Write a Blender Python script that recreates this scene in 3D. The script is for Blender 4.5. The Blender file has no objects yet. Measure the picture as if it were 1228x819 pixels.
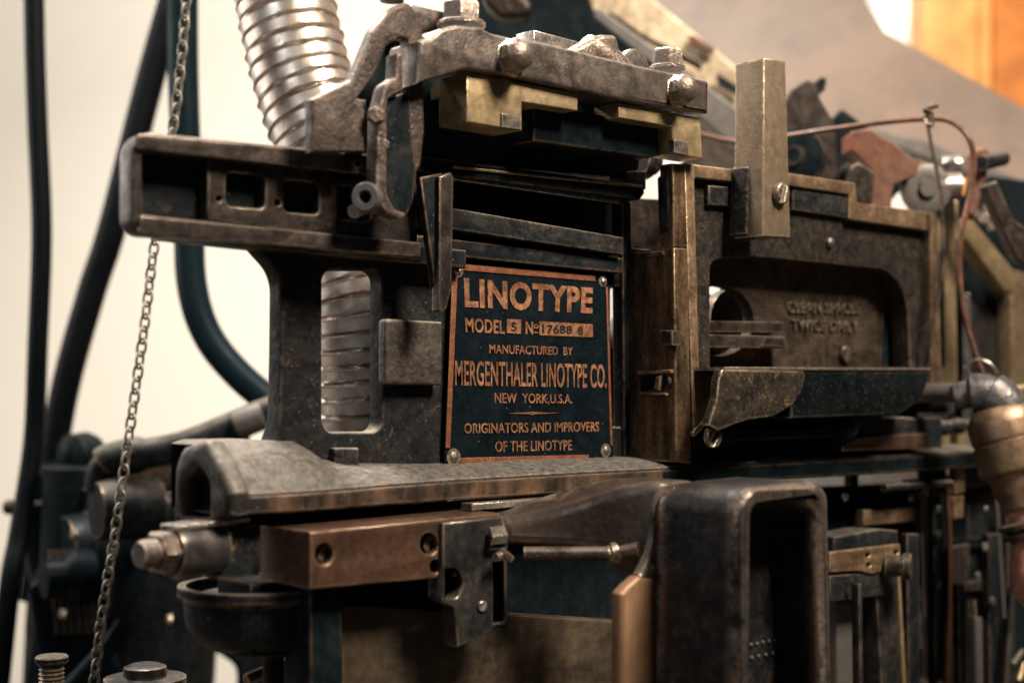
import bpy, bmesh, math, random
from mathutils import Vector, Matrix
random.seed(7)
PI = math.pi
scn = bpy.context.scene
C = scn.collection

# ------------------------------------------------------------------ camera frame
FP = 1700.0                      # focal length in photo pixels
F = Vector((0.667, 0.745, 0)).normalized()
R = Vector((F.y, -F.x, 0))
Z = Vector((0, 0, 1))
HZ = 1.15                        # eye height above the floor
CAM = -1.06*(F + 0.0124*R) + Z*HZ
HY = 460.0

def ray(px, py):
    return F + R*((px-614)/FP) + Z*((HY-py)/FP)
def S(px, py, y):                # point on the plane Y = y (machine front is parallel to XZ)
    d = ray(px, py); return CAM + d*((y-CAM.y)/d.y)
def SX(px, py, x):               # point on the plane X = x
    d = ray(px, py); return CAM + d*((x-CAM.x)/d.x)
def D(px, py, t):                # point at distance t in front of the camera
    return CAM + ray(px, py)*t

# ------------------------------------------------------------------ materials
MATS = {}
def mk(name, a, b=None, metal=0.0, rough=0.5, rough2=None, ns=60, bump=0.3, bs=500, wear=None, wamt=0.0,
       dust=0.0, speck=0.0, dustc=(0.36, 0.31, 0.25), coat=0.0, contrast=0.25, wr=0.0030, spec=None, dns=0.7, grit=0.34, streak=None, rust=None, ramt=0.0):
    m = bpy.data.materials.new(name); m.use_nodes = True
    nt = m.node_tree; N = nt.nodes; L = nt.links
    bs_ = N['Principled BSDF']
    def n(t, **k):
        x = N.new(t)
        for q, v in k.items(): setattr(x, q, v)
        return x
    def math_(op, x, y=None, clamp=False):
        q = n('ShaderNodeMath', operation=op); q.use_clamp = clamp
        for i, v in enumerate((x, y)):
            if v is None: continue
            if isinstance(v, (int, float)): q.inputs[i].default_value = v
            else: L.new(v, q.inputs[i])
        return q.outputs[0]
    def rng(x, lo, hi, t0=0.0, t1=1.0):
        q = n('ShaderNodeMapRange'); q.interpolation_type = 'SMOOTHSTEP'
        L.new(x, q.inputs[0]); q.inputs[1].default_value = lo; q.inputs[2].default_value = hi
        q.inputs[3].default_value = t0; q.inputs[4].default_value = t1
        return q.outputs[0]
    def noise(s, d=6, r=0.6, vec=None):
        q = n('ShaderNodeTexNoise'); q.inputs['Scale'].default_value = s; q.inputs['Detail'].default_value = d
        q.inputs['Roughness'].default_value = r; L.new(vec or co, q.inputs['Vector']); return q.outputs['Fac']
    def mix(f, x, y):
        q = n('ShaderNodeMix'); q.data_type = 'RGBA'
        if isinstance(f, (int, float)): q.inputs[0].default_value = f
        else: L.new(f, q.inputs[0])
        for i, v in ((6, x), (7, y)):
            if isinstance(v, tuple): q.inputs[i].default_value = (*v, 1)
            else: L.new(v, q.inputs[i])
        return q.outputs[2]
    co = n('ShaderNodeTexCoord').outputs['Object']
    if streak:
        mp = n('ShaderNodeMapping'); mp.inputs['Scale'].default_value = streak; L.new(co, mp.inputs['Vector']); sv = mp.outputs[0]
    else: sv = co
    n1 = noise(ns, 8, 0.65, sv)
    b = b or tuple(c*0.6 for c in a)
    col = mix(rng(n1, 0.5-contrast, 0.5+contrast), a, b)
    if grit:
        g1 = rng(noise(ns*4.3, 10, 0.72), 0.36, 0.62, 1-grit, 1+grit*0.45)
        g2 = rng(noise(ns*0.55, 5, 0.6), 0.38, 0.62, 1-grit*0.75, 1+grit*0.3)
        vm = n('ShaderNodeVectorMath', operation='SCALE'); L.new(col, vm.inputs[0]); L.new(math_('MULTIPLY', g1, g2), vm.inputs['Scale'])
        col = vm.outputs[0]
    r = rng(noise(ns*1.7, 6), 0.3, 0.7, rough, rough2 if rough2 is not None else min(1, rough+0.22))
    met = metal
    geo = n('ShaderNodeNewGeometry')
    if rust:
        rf = math_('MULTIPLY', rng(noise(ns*2.3, 10, 0.75), 0.56, 0.66), ramt)
        col = mix(rf, col, rust); r = math_('ADD', r, math_('MULTIPLY', rf, 0.25), True)
    if wear:
        bv = n('ShaderNodeBevel', samples=4); bv.inputs['Radius'].default_value = wr
        dp = n('ShaderNodeVectorMath', operation='DOT_PRODUCT')
        L.new(bv.outputs[0], dp.inputs[0]); L.new(geo.outputs['Normal'], dp.inputs[1])
        e = math_('SUBTRACT', 1.0, dp.outputs['Value'])
        e = rng(e, 0.012, 0.10)
        wn = rng(noise(ns*1.3, 6, 0.7), 0.36, 0.6)
        e = math_('MULTIPLY', math_('MULTIPLY', e, wn), wamt, True)
        col = mix(e, col, wear)
        r = math_('SUBTRACT', r, math_('MULTIPLY', e, 0.2), True)
        met = math_('MAXIMUM', e, metal)
    df = None
    if dust:
        sx = n('ShaderNodeSeparateXYZ'); L.new(geo.outputs['Normal'], sx.inputs[0])
        df = math_('MULTIPLY', math_('MULTIPLY', rng(sx.outputs[2], 0.25, 0.8), rng(noise(ns*dns, 10, 0.75), 0.22, 0.74)), dust, True)
    if speck:
        vo = n('ShaderNodeTexVoronoi'); vo.inputs['Scale'].default_value = 520; L.new(co, vo.inputs['Vector'])
        sp = rng(vo.outputs['Distance'], 0.13, 0.22, 1, 0)
        sxc = n('ShaderNodeSeparateColor'); L.new(vo.outputs['Color'], sxc.inputs[0])
        sp = math_('MULTIPLY', sp, math_('LESS_THAN', sxc.outputs[0], speck), True)
        sp = math_('MULTIPLY', sp, 0.65)
        df = math_('MAXIMUM', df, sp) if df else sp
    if df:
        col = mix(df, col, dustc)
        r = math_('MAXIMUM', r, math_('MULTIPLY', df, 0.9))
        inv = math_('SUBTRACT', 1.0, df)
        met = math_('MULTIPLY', inv, met)
    L.new(col, bs_.inputs['Base Color'])
    L.new(r, bs_.inputs['Roughness'])
    if isinstance(met, (int, float)): bs_.inputs['Metallic'].default_value = met
    else: L.new(met, bs_.inputs['Metallic'])
    bs_.inputs['Specular IOR Level'].default_value = spec if spec is not None else (0.05 if max(a) < .03 else 0.3)
    if coat: bs_.inputs['Coat Weight'].default_value = coat; bs_.inputs['Coat Roughness'].default_value = 0.2
    if bump:
        bp = n('ShaderNodeBump'); bp.inputs['Strength'].default_value = bump; bp.inputs['Distance'].default_value = 0.0012
        h = math_('ADD', noise(bs, 4, 0.6), math_('MULTIPLY', n1, 0.8))
        L.new(h, bp.inputs['Height']); L.new(bp.outputs[0], bs_.inputs['Normal'])
    MATS[name] = m
    return m

BRN = (0.40, 0.26, 0.17)
black = mk('black_cast_iron', (0.005, 0.010, 0.013), (0.018, 0.018, 0.019), 0.0, 0.34, 0.6, ns=45, bump=0.35, bs=420, dust=.3, speck=.05, wear=BRN, wamt=0.75, rust=(0.08, 0.045, 0.028), ramt=0.5)
blackrough = mk('rough_black_casting', (0.006, 0.011, 0.014), (0.030, 0.026, 0.024), 0.0, 0.42, 0.7, ns=90, bump=1.0, bs=170, dust=.6, speck=.06, wear=(0.36, 0.27, 0.2), wamt=0.6, rust=(0.085, 0.05, 0.032), ramt=0.6)
webmat = mk('grimy_casting', (0.006, 0.011, 0.014), (0.026, 0.022, 0.020), 0.0, 0.4, 0.62, ns=75, bump=0.9, bs=110, dust=.6, speck=.06, wear=(0.36, 0.26, 0.18), wamt=0.5, rust=(0.10, 0.055, 0.035), ramt=0.55)
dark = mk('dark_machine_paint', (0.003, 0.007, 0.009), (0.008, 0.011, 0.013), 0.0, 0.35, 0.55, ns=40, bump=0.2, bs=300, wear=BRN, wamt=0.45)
graybr = mk('worn_grey_steel', (0.020, 0.017, 0.0165), (0.066, 0.051, 0.043), 0.5, 0.3, 0.52, ns=70, bump=0.25, bs=600, dust=.3, speck=.03, wear=(0.42, 0.33, 0.26), wamt=0.9, rust=(0.13, 0.06, 0.032), ramt=0.45, grit=0.22)
rusty = mk('rusty_casting', (0.032, 0.025, 0.022), (0.088, 0.064, 0.052), 0.35, 0.36, 0.62, ns=110, bump=0.9, bs=380, dust=.3, wear=(0.48, 0.32, 0.26), wamt=0.8, rust=(0.21, 0.085, 0.04), ramt=0.7)
barm = mk('brown_steel_bar', (0.062, 0.050, 0.044), (0.155, 0.125, 0.105), 0.6, 0.28, 0.55, ns=60, bump=0.35, bs=520, dust=.35, speck=.04, wear=(0.6, 0.5, 0.42), wamt=0.8, rust=(0.13, 0.07, 0.045), ramt=0.5, grit=0.22)
brass = mk('tarnished_brass', (0.38, 0.275, 0.15), (0.52, 0.385, 0.225), 0.75, 0.34, 0.5, ns=55, bump=0.2, bs=800, wear=(0.75, 0.58, 0.34), wamt=0.9, rust=(0.14, 0.09, 0.05), ramt=0.5, grit=0.16)
bronze = mk('dull_bronze', (0.15, 0.095, 0.057), (0.32, 0.21, 0.13), 0.65, 0.36, 0.58, ns=50, bump=0.35, bs=500, wear=(0.66, 0.48, 0.30), wamt=1.0, rust=(0.035, 0.035, 0.032), ramt=0.7)
bronzev = mk('scratched_bronze', (0.020, 0.018, 0.014), (0.20, 0.122, 0.07), 0.55, 0.36, 0.6, ns=60, bump=0.4, bs=420, wear=(0.58, 0.41, 0.25), wamt=0.9, streak=(1.6, 1.6, 0.28), speck=0.10)
brownblk = mk('brown_oiled_steel', (0.15, 0.075, 0.045), (0.055, 0.035, 0.028), 0.55, 0.3, 0.5, ns=40, bump=0.2, bs=500, wear=(0.55, 0.38, 0.27), wamt=1.0, grit=0.25)
steel = mk('bright_steel', (0.42, 0.37, 0.33), (0.24, 0.20, 0.18), 0.85, 0.25, 0.45, ns=120, bump=0.2, bs=700, wear=(0.8, 0.74, 0.66), wamt=0.8)
nutm = mk('nut_steel', (0.30, 0.24, 0.20), (0.16, 0.115, 0.09), 0.8, 0.3, 0.5, ns=130, bump=0.5, bs=450, wear=(0.72, 0.62, 0.52), wamt=0.9, rust=(0.15, 0.07, 0.04), ramt=0.5)
bluest = mk('blued_steel', (0.022, 0.028, 0.033), (0.075, 0.062, 0.055), 0.6, 0.3, 0.5, ns=35, bump=0.15, bs=500, wear=(0.45, 0.34, 0.25), wamt=0.8)
ledge = mk('dusty_ledge_casting', (0.022, 0.020, 0.019), (0.075, 0.062, 0.053), 0.45, 0.34, 0.6, ns=55, bump=0.35, bs=350, wear=(0.45, 0.38, 0.32), wamt=1.0, dns=3.5, dust=0.66, speck=0.1, dustc=(0.225, 0.205, 0.185), grit=0.18)
ledgef = mk('stained_ledge_face', (0.022, 0.021, 0.021), (0.13, 0.078, 0.05), 0.3, 0.35, 0.6, contrast=.12, ns=26, bump=0.3, bs=350, wear=(0.4, 0.3, 0.22), wamt=0.9, streak=(1.2, 1, 0.35), speck=0.08, grit=0.25)
duct = mk('galvanised_duct', (0.40, 0.325, 0.28), (0.58, 0.52, 0.47), 0.85, 0.30, 0.45, ns=28, bump=0.12, bs=220, rust=(0.27, 0.13, 0.08), ramt=0.55, contrast=0.15, grit=0.06)
trayb = mk('black_japanned_tray', (0.003, 0.005, 0.006), (0.006, 0.008, 0.009), 0.0, 0.25, 0.4, ns=60, bump=0.5, bs=500, wear=(0.62, 0.5, 0.36), wamt=1.0, speck=0.35, dustc=(0.22, 0.19, 0.15))
trayw = mk('worn_tray_bracket', (0.012, 0.013, 0.013), (0.048, 0.036, 0.026), 0.1, 0.42, 0.7, ns=80, bump=.6, bs=330, wear=(0.55, 0.42, 0.28), wamt=1.0, speck=0.18, rust=(0.24, 0.15, 0.07), ramt=0.7)
enamel = mk('black_enamel', (0.003, 0.006, 0.009), (0.006, 0.010, 0.013), 0.0, 0.4, 0.55, ns=90, bump=0.1, bs=600, speck=0.012)
copper = mk('aged_copper', (0.30, 0.10, 0.05), (0.21, 0.10, 0.055), 0.4, 0.38, 0.55, ns=120, bump=0.1, bs=700, rust=(0.07, 0.04, 0.03), ramt=0.7)
letter = mk('copper_lettering', (0.34, 0.135, 0.072), (0.27, 0.145, 0.08), 0.3, 0.42, 0.6, grit=.5, ns=42, bump=0.05, bs=700, rust=(0.07, 0.035, 0.025), ramt=0.85, spec=.15)
rubber = mk('black_rubber', (0.002, 0.003, 0.004), (0.003, 0.004, 0.005), 0.0, 0.4, 0.55, ns=20, bump=0.05, grit=0)
pipem = mk('blue_black_pipe', (0.003, 0.009, 0.013), (0.006, 0.013, 0.017), 0.0, 0.35, 0.5, ns=20, bump=0.05, grit=0)
chainm = mk('chain_steel', (0.25, 0.22, 0.18), (0.11, 0.10, 0.085), 0.6, 0.35, 0.55, ns=200, bump=0.2)
wallm = mk('cream_plaster', (0.80, 0.765, 0.70), (0.78, 0.74, 0.67), 0.0, 0.85, 0.9, ns=1.2, bump=0.0, grit=0.0)
floorm = mk('grey_concrete', (0.20, 0.17, 0.14), (0.14, 0.12, 0.10), 0.0, 0.8, 0.9, ns=3, bump=0.05, grit=0.0)
magm = mk('magazine_brown_steel', (0.12, 0.095, 0.078), (0.10, 0.066, 0.048), 0.1, 0.45, 0.6, ns=1.6, bump=0.0, grit=0.2)
railm = mk('magazine_brass_rail', (0.48, 0.37, 0.25), (0.34, 0.26, 0.18), 0.4, 0.35, 0.5, ns=20, bump=0.05)
wood1 = mk('light_orange_wood', (0.70, 0.35, 0.115), (0.60, 0.28, 0.08), 0.0, 0.45, 0.6, ns=4, bump=0.0, streak=(3, 3, .3), grit=0.2)
wood2 = mk('dark_orange_wood', (0.48, 0.16, 0.028), (0.36, 0.11, 0.018), 0.0, 0.45, 0.6, ns=5, bump=0.0, streak=(.6, .6, 3), grit=0.2)
redbr = mk('red_brown_paint', (0.19, 0.068, 0.034), (0.075, 0.045, 0.034), 0.1, 0.4, 0.6, ns=25, bump=0.1)
wire1 = mk('brown_wire', (0.07, 0.035, 0.024), (0.16, 0.07, 0.045), 0.1, 0.35, 0.5, ns=40, bump=0.1)
wire2 = mk('copper_wire', (0.40, 0.17, 0.115), (0.28, 0.12, 0.08), 0.4, 0.3, 0.5, ns=60, bump=0.1)
tan = mk('tan_handle', (0.28, 0.165, 0.095), (0.19, 0.105, 0.058), 0.35, 0.4, 0.55, ns=25, bump=0.15, wear=(0.4, 0.14, 0.05), wamt=0.7, wr=0.002, streak=(2, 2, .3), grit=0.1)
sockm = mk('aged_lamp_brass', (0.33, 0.22, 0.14), (0.22, 0.145, 0.095), 0.8, 0.33, 0.48, ns=70, bump=0.25, bs=900, speck=0.15, grit=0.15)
elbm = mk('solder_grey_metal', (0.16, 0.15, 0.145), (0.05, 0.05, 0.052), 0.6, 0.3, 0.55, ns=45, bump=0.8, bs=150, rust=(0.30, 0.17, 0.06), ramt=0.5)
bulbm = mk('pink_lamp_glass', (0.55, 0.26, 0.19), (0.42, 0.17, 0.12), 0.1, 0.3, 0.5, ns=30, bump=0.1)
teal = mk('teal_machine_enamel', (0.001, 0.003, 0.005), (0.002, 0.005, 0.007), 0.0, 0.35, 0.5, ns=18, bump=0.1)
greym = mk('grey_painted_steel', (0.13, 0.115, 0.105), (0.085, 0.075, 0.07), 0.3, 0.4, 0.5, ns=30, bump=0.1, grit=0.15)
fgblk = mk('foreground_black_iron', (0.006, 0.009, 0.011), (0.024, 0.021, 0.020), 0.0, 0.3, 0.55, ns=45, bump=0.9, bs=150, wear=(0.46, 0.34, 0.27), wamt=1.0, spec=.2, wr=0.016, rust=(0.10, 0.055, 0.035), ramt=0.5, grit=0.45)
fgtop = mk('foreground_brown_iron', (0.075, 0.052, 0.042), (0.036, 0.032, 0.03), 0.35, 0.28, 0.5, ns=30, bump=0.5, bs=150, wear=(0.5, 0.36, 0.26), wamt=0.7, wr=0.013, grit=0.2)

# ------------------------------------------------------------------ object helpers
def tag(o, label=None, cat=None, group=None, kind=None):
    if label: o['label'] = label
    if cat: o['category'] = cat
    if group: o['group'] = group
    if kind: o['kind'] = kind
    return o
def thing(name, label, cat, loc, group=None):
    o = bpy.data.objects.new(name, None); C.objects.link(o); o.location = loc; o.empty_display_size = 0.02
    return tag(o, label, cat, group)
WN = {}
def link(name, me, mat, parent=None, label=None, smooth=True, wn=True, flat_axis=None):
    me.name = name
    vs = me.vertices
    lo = Vector((min(v.co.x for v in vs), min(v.co.y for v in vs), min(v.co.z for v in vs)))
    hi = Vector((max(v.co.x for v in vs), max(v.co.y for v in vs), max(v.co.z for v in vs)))
    c = (lo+hi)/2
    me.transform(Matrix.Translation(-c))
    me.materials.clear(); me.materials.append(mat)
    if smooth:
        for p in me.polygons: p.use_smooth = True
        if flat_axis is not None:
            for p in me.polygons:
                if abs(p.normal[flat_axis]) > .9995: p.use_smooth = False
            wn = False
        me.set_sharp_from_angle(angle=math.radians(40))
    o = bpy.data.objects.new(name, me); C.objects.link(o)
    o.location = c
    if parent:
        o.parent = parent
        w = parent.location.copy()
        p = parent.parent
        while p: w += p.location; p = p.parent
        o.location = c - w
    if smooth and wn:
        m = o.modifiers.new('wn', 'WEIGHTED_NORMAL'); m.keep_sharp = True
    if label: o['label'] = label
    return o
def bmesh_obj(name, bm, mat, parent=None, label=None, **k):
    bmesh.ops.recalc_face_normals(bm, faces=bm.faces)
    me = bpy.data.meshes.new(name); bm.to_mesh(me); bm.free()
    return link(name, me, mat, parent, label, **k)

def fillet(pts):
    """pts: (x, z, r) in metres -> polygon with rounded corners"""
    out = []; n = len(pts)
    for i in range(n):
        x, y, r = pts[i]
        p = Vector((x, y)); a = Vector(pts[i-1][:2]); b = Vector(pts[(i+1) % n][:2])
        if r <= 0: out.append((x, y)); continue
        da = a-p; db = b-p; la = da.length; lb = db.length
        da.normalize(); db.normalize()
        ang = da.angle(db)
        if ang > 3.1 or ang < .05: out.append((x, y)); continue
        d = min(r/math.tan(ang/2), la*.48, lb*.48); rr = d*math.tan(ang/2)
        c = p + (da+db).normalized()*(rr/math.sin(ang/2))
        s = p+da*d-c; e = p+db*d-c
        a0 = math.atan2(s.y, s.x); a1 = math.atan2(e.y, e.x)
        dd = (a1-a0+PI) % (2*PI)-PI
        k = 7
        for j in range(k+1):
            t = a0+dd*j/k; out.append((c.x+rr*math.cos(t), c.y+rr*math.sin(t)))
    return out
def curve_mesh(polys, depth, bev, res=2):
    cu = bpy.data.curves.new('c', 'CURVE'); cu.dimensions = '2D'; cu.fill_mode = 'BOTH'
    cu.extrude = max(depth/2-bev, 0); cu.bevel_depth = bev; cu.bevel_resolution = res; cu.offset = -bev
    for poly in polys:
        sp = cu.splines.new('POLY'); sp.points.add(len(poly)-1); sp.use_cyclic_u = True
        for i, (x, y) in enumerate(poly): sp.points[i].co = (x, y, 0, 1)
    o = bpy.data.objects.new('c', cu); C.objects.link(o)
    dg = bpy.context.evaluated_depsgraph_get(); dg.update()
    me = bpy.data.meshes.new_from_object(o.evaluated_get(dg))
    bpy.data.objects.remove(o); bpy.data.curves.remove(cu)
    bm = bmesh.new(); bm.from_mesh(me)
    bmesh.ops.remove_doubles(bm, verts=bm.verts, dist=1e-6)
    bm.to_mesh(me); bm.free()
    return me
def cen(pts): return pts
def prism(name, mat, parent, pts, y, depth, bev=0.0012, holes=(), label=None, res=2):
    """outline seen on the plane Y = y, real thickness 'depth' going into the machine"""
    polys = []
    for q in [pts]+list(holes):
        w = []
        for p in q:
            s = S(p[0], p[1], y); w.append((s.x, s.z, (p[2] if len(p) > 2 else 0)*0.00062))
        polys.append(fillet(w))
    me = curve_mesh(polys, depth, bev, res)
    # local (x, y, z) -> world (x, y_front + depth/2 - z, y)
    me.transform(Matrix(((1, 0, 0, 0), (0, 0, -1, y+depth/2), (0, 1, 0, 0), (0, 0, 0, 1))))
    return link(name, me, mat, parent, label, flat_axis=1)
def prismx(name, mat, parent, pts, x, depth, bev=0.0012, holes=(), label=None, res=2):
    """outline seen on the plane X = x (faces that look left), thickness going right"""
    polys = []
    for q in [pts]+list(holes):
        w = []
        for p in q:
            s = SX(p[0], p[1], x); w.append((s.y, s.z, (p[2] if len(p) > 2 else 0)*0.00062))
        polys.append(fillet(w))
    me = curve_mesh(polys, depth, bev, res)
    me.transform(Matrix(((0, 0, 1, x+depth/2), (1, 0, 0, 0), (0, 1, 0, 0), (0, 0, 0, 1))))
    return link(name, me, mat, parent, label, flat_axis=0)
def frame_for(axis):
    a = Vector(axis).normalized()
    h = Vector((0, 0, 1)) if abs(a.z) < .9 else Vector((1, 0, 0))
    u = a.cross(h).normalized(); v = a.cross(u)
    return a, u, v
def lathe(name, mat, parent, base, axis, prof, seg=28, ph=0.0, label=None, smooth=True):
    a, u, v = frame_for(axis); base = Vector(base)
    bm = bmesh.new(); rings = []
    for r, h in prof:
        if r <= 1e-7: rings.append([bm.verts.new(base+a*h)])
        else: rings.append([bm.verts.new(base+a*h+u*r*math.cos(ph+2*PI*i/seg)+v*r*math.sin(ph+2*PI*i/seg)) for i in range(seg)])
    for A, B in zip(rings, rings[1:]):
        for i in range(seg):
            j = (i+1) % seg
            if len(A) == 1 and len(B) == 1: continue
            if len(A) == 1: bm.faces.new((A[0], B[i], B[j]))
            elif len(B) == 1: bm.faces.new((A[i], A[j], B[0]))
            else: bm.faces.new((A[i], A[j], B[j], B[i]))
    return bmesh_obj(name, bm, mat, parent, label, smooth=smooth)
def hexprof(r, h): return [(0, 0), (r, 0), (r, h*.12), (r, h*.8), (r*.86, h), (r*.5, h*1.02), (0, h*1.02)]
def domeprof(r, h): return [(0, 0), (r, 0), (r, h*.3), (r*.94, h*.62), (r*.75, h*.86), (r*.45, h*.97), (0, h)]
def slot_screw(name, mat, parent, pos, r, h, ang, label=None, gap=.16):
    """round screw head facing the viewer side (-Y), with a real slot"""
    polys = []
    for s in (1, -1):
        a0 = math.asin(gap); q = []
        for i in range(15):
            t = a0+(PI-2*a0)*i/14; q.append((r*math.cos(t), s*r*math.sin(t)))
        if s < 0: q.reverse()
        ca, sa = math.cos(ang), math.sin(ang)
        polys.append([(x*ca-y*sa, x*sa+y*ca) for x, y in q])
    me = curve_mesh(polys, h*.7, r*.22, 2)
    bm = bmesh.new(); bm.from_mesh(me)
    for v in bm.verts:            # dome the head
        d = math.hypot(v.co.x, v.co.y)/r
        if v.co.z > 0: v.co.z += h*.18*(1-d*d)
    m = bmesh.ops.create_cone(bm, cap_ends=True, segments=28, radius1=r*.97, radius2=r*.97, depth=h*.5)
    for v in m['verts']: v.co.z -= h*.22
    bm.to_mesh(me); bm.free()
    me.transform(Matrix(((1, 0, 0, pos[0]), (0, 0, -1, pos[1]-h*.35), (0, 1, 0, pos[2]), (0, 0, 0, 1))))
    return link(name, me, mat, parent, label, wn=False)
def catmull(P, k=10):
    P = [Vector(p) for p in P]
    Q = [P[0]*2-P[1]]+P+[P[-1]*2-P[-2]]
    out = []
    for i in range(1, len(Q)-2):
        a, b, c, d = Q[i-1:i+3]
        for j in range(k):
            t = j/k
            out.append(0.5*((2*b)+(-a+c)*t+(2*a-5*b+4*c-d)*t*t+(-a+3*b-3*c+d)*t**3))
    out.append(P[-1]); return out
def sweep_bm(bm, path, rad, seg=14, flat=1.0, up=None, caps=True):
    rings = []; prev = None
    for i, p in enumerate(path):
        tn = (path[min(i+1, len(path)-1)]-path[max(i-1, 0)]).normalized()
        if prev is None:
            _, u, v = frame_for(tn if up is None else tn)
            if up is not None:
                u = Vector(up)-tn*tn.dot(Vector(up)); u.normalize()
        else:
            u = prev-tn*prev.dot(tn); u.normalize()
        v = tn.cross(u); prev = u
        r = rad[i] if isinstance(rad, (list, tuple)) else rad
        rings.append([bm.verts.new(p+u*r*math.cos(2*PI*k/seg)+v*r*flat*math.sin(2*PI*k/seg)) for k in range(seg)])
    for A, B in zip(rings, rings[1:]):
        for k in range(seg): bm.faces.new((A[k], A[(k+1) % seg], B[(k+1) % seg], B[k]))
    if caps: bm.faces.new(rings[0]); bm.faces.new(rings[-1])
def tube(name, mat, parent, pts, rad, seg=14, k=10, label=None, flat=1.0, up=None, smooth_path=True):
    path = catmull(pts, k) if smooth_path else [Vector(p) for p in pts]
    bm = bmesh.new(); sweep_bm(bm, path, rad, seg, flat, up)
    return bmesh_obj(name, bm, mat, parent, label)
def loft(name, mat, parent, secs, label=None, caps=(True, True), closed=True, bevel=0.0):
    bm = bmesh.new(); rings = [[bm.verts.new(p) for p in s] for s in secs]
    n = len(rings[0])
    for A, B in zip(rings, rings[1:]):
        for i in range(n if closed else n-1):
            bm.faces.new((A[i], A[(i+1) % n], B[(i+1) % n], B[i]))
    if caps[0]: bm.faces.new(rings[0])
    if caps[1]: bm.faces.new(rings[-1])
    o = bmesh_obj(name, bm, mat, parent, label)
    if bevel:
        m = o.modifiers.new('bv', 'BEVEL'); m.width = bevel; m.segments = 4; m.limit_method = 'ANGLE'; m.angle_limit = .6
        o.modifiers.move(1, 0)
    return o
def textquad(name, body, mat, parent, tl, tr, br, bl, y, ext=0.0004, off=0.02, label=None):
    cu = bpy.data.curves.new('t', 'FONT'); cu.body = body; cu.size = 1; cu.offset = off; cu.fill_mode = 'BOTH'; cu.extrude = 0.5
    cu.resolution_u = 4; cu.space_character = 1.0+off*2.2
    o = bpy.data.objects.new('t', cu); C.objects.link(o)
    dg = bpy.context.evaluated_depsgraph_get(); dg.update()
    me = bpy.data.meshes.new_from_object(o.evaluated_get(dg))
    bpy.data.objects.remove(o)
    x0 = min(v.co.x for v in me.vertices); x1 = max(v.co.x for v in me.vertices)
    cap = 0.73
    q = [S(p[0], p[1], y) for p in (tl, tr, br, bl)]
    for v in me.vertices:
        a = (v.co.x-x0)/(x1-x0); b = v.co.y/cap
        p = (q[3]*(1-a)+q[2]*a)*(1-b)+(q[0]*(1-a)+q[1]*a)*b
        p.y = y-ext*(1 if v.co.z > 0 else 0)
        v.co = p
    return link(name, me, mat, parent, label, smooth=False)
def box(name, mat, parent, lo, hi, bev=0.001, label=None):
    x0, y0, z0 = lo; x1, y1, z1 = hi
    s = [[(x0, y0, z0), (x0, y1, z0), (x0, y1, z1), (x0, y0, z1)], [(x1, y0, z0), (x1, y1, z0), (x1, y1, z1), (x1, y0, z1)]]
    return loft(name, mat, parent, [[Vector(p) for p in q] for q in s], label, bevel=bev)
def rect(x0, y0, x1, y1, r=0): return [(x0, y0, r), (x1, y0, r), (x1, y1, r), (x0, y1, r)]
def disc(cx, cy, rx, ry=None, n=24):
    ry = ry or rx
    return [(cx+rx*math.cos(2*PI*i/n), cy+ry*math.sin(2*PI*i/n)) for i in range(n)]

# ================================================================== SETTING
fl = box('floor', floorm, None, (-6, -4, -0.05), (8, 8, 0), 0.0); tag(fl, kind='structure')
def wallbox(name, mat, t, x0, x1, y0, y1, th=.06):
    a = D(x0, y1, t); b = D(x1, y1, t); c = D(x1, y0, t); d = D(x0, y0, t)
    return loft(name, mat, None, [[a, b, c, d], [p+F*th for p in (a, b, c, d)]])
w = wallbox('wall', wallm, 3.3, -1600, 2900, -1400, 1050.5, .1); tag(w, kind='structure')

# ================================================================== TYPESETTING MACHINE (main frame)
M = thing('typesetting_machine', 'old black cast iron typesetting machine with nameplate, long slotted arm and dusty ledge', 'machine', (0.1, 0.1, 0))

# web behind the nameplate, with the window that shows the duct
prism('frame_web', webmat, M,
      [(300, 288), (338, 330, 40), (337, 430), (335, 505), (322, 545, 30), (322, 575), (790, 562), (790, 300), (560, 280)],
      0.004, 0.016, 0.002, [rect(387, 324, 459, 518, 14), rect(733, 345, 753, 512, 4)])
lathe('rear_drum', greym, M, S(745, 400, .10), (0, -1, 0), [(0, 0), (.018, 0), (.02, .006), (.02, .03), (.012, .034), (0, .034)], 32)
prism('rear_guard', dark, M, [(690, 405), (790, 405), (790, 520), (690, 520)], .12, .01, .001)
# square boss beside the nameplate
prism('web_boss', mk('dusty_brown_casting', (0.03, 0.026, 0.024), (0.07, 0.052, 0.042), 0.1, 0.45, 0.65, ns=60, bump=.7, bs=250, dust=.8, speck=.05, wear=(.4, .3, .22), wamt=.8), M, [(463, 382, 5), (531, 386), (531, 462), (463, 461, 5)], -0.006, 0.010, 0.0025)
prism('web_boss', blackrough, M, rect(402, 537, 431, 563, 2), -0.003, 0.01, 0.0015)

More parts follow.
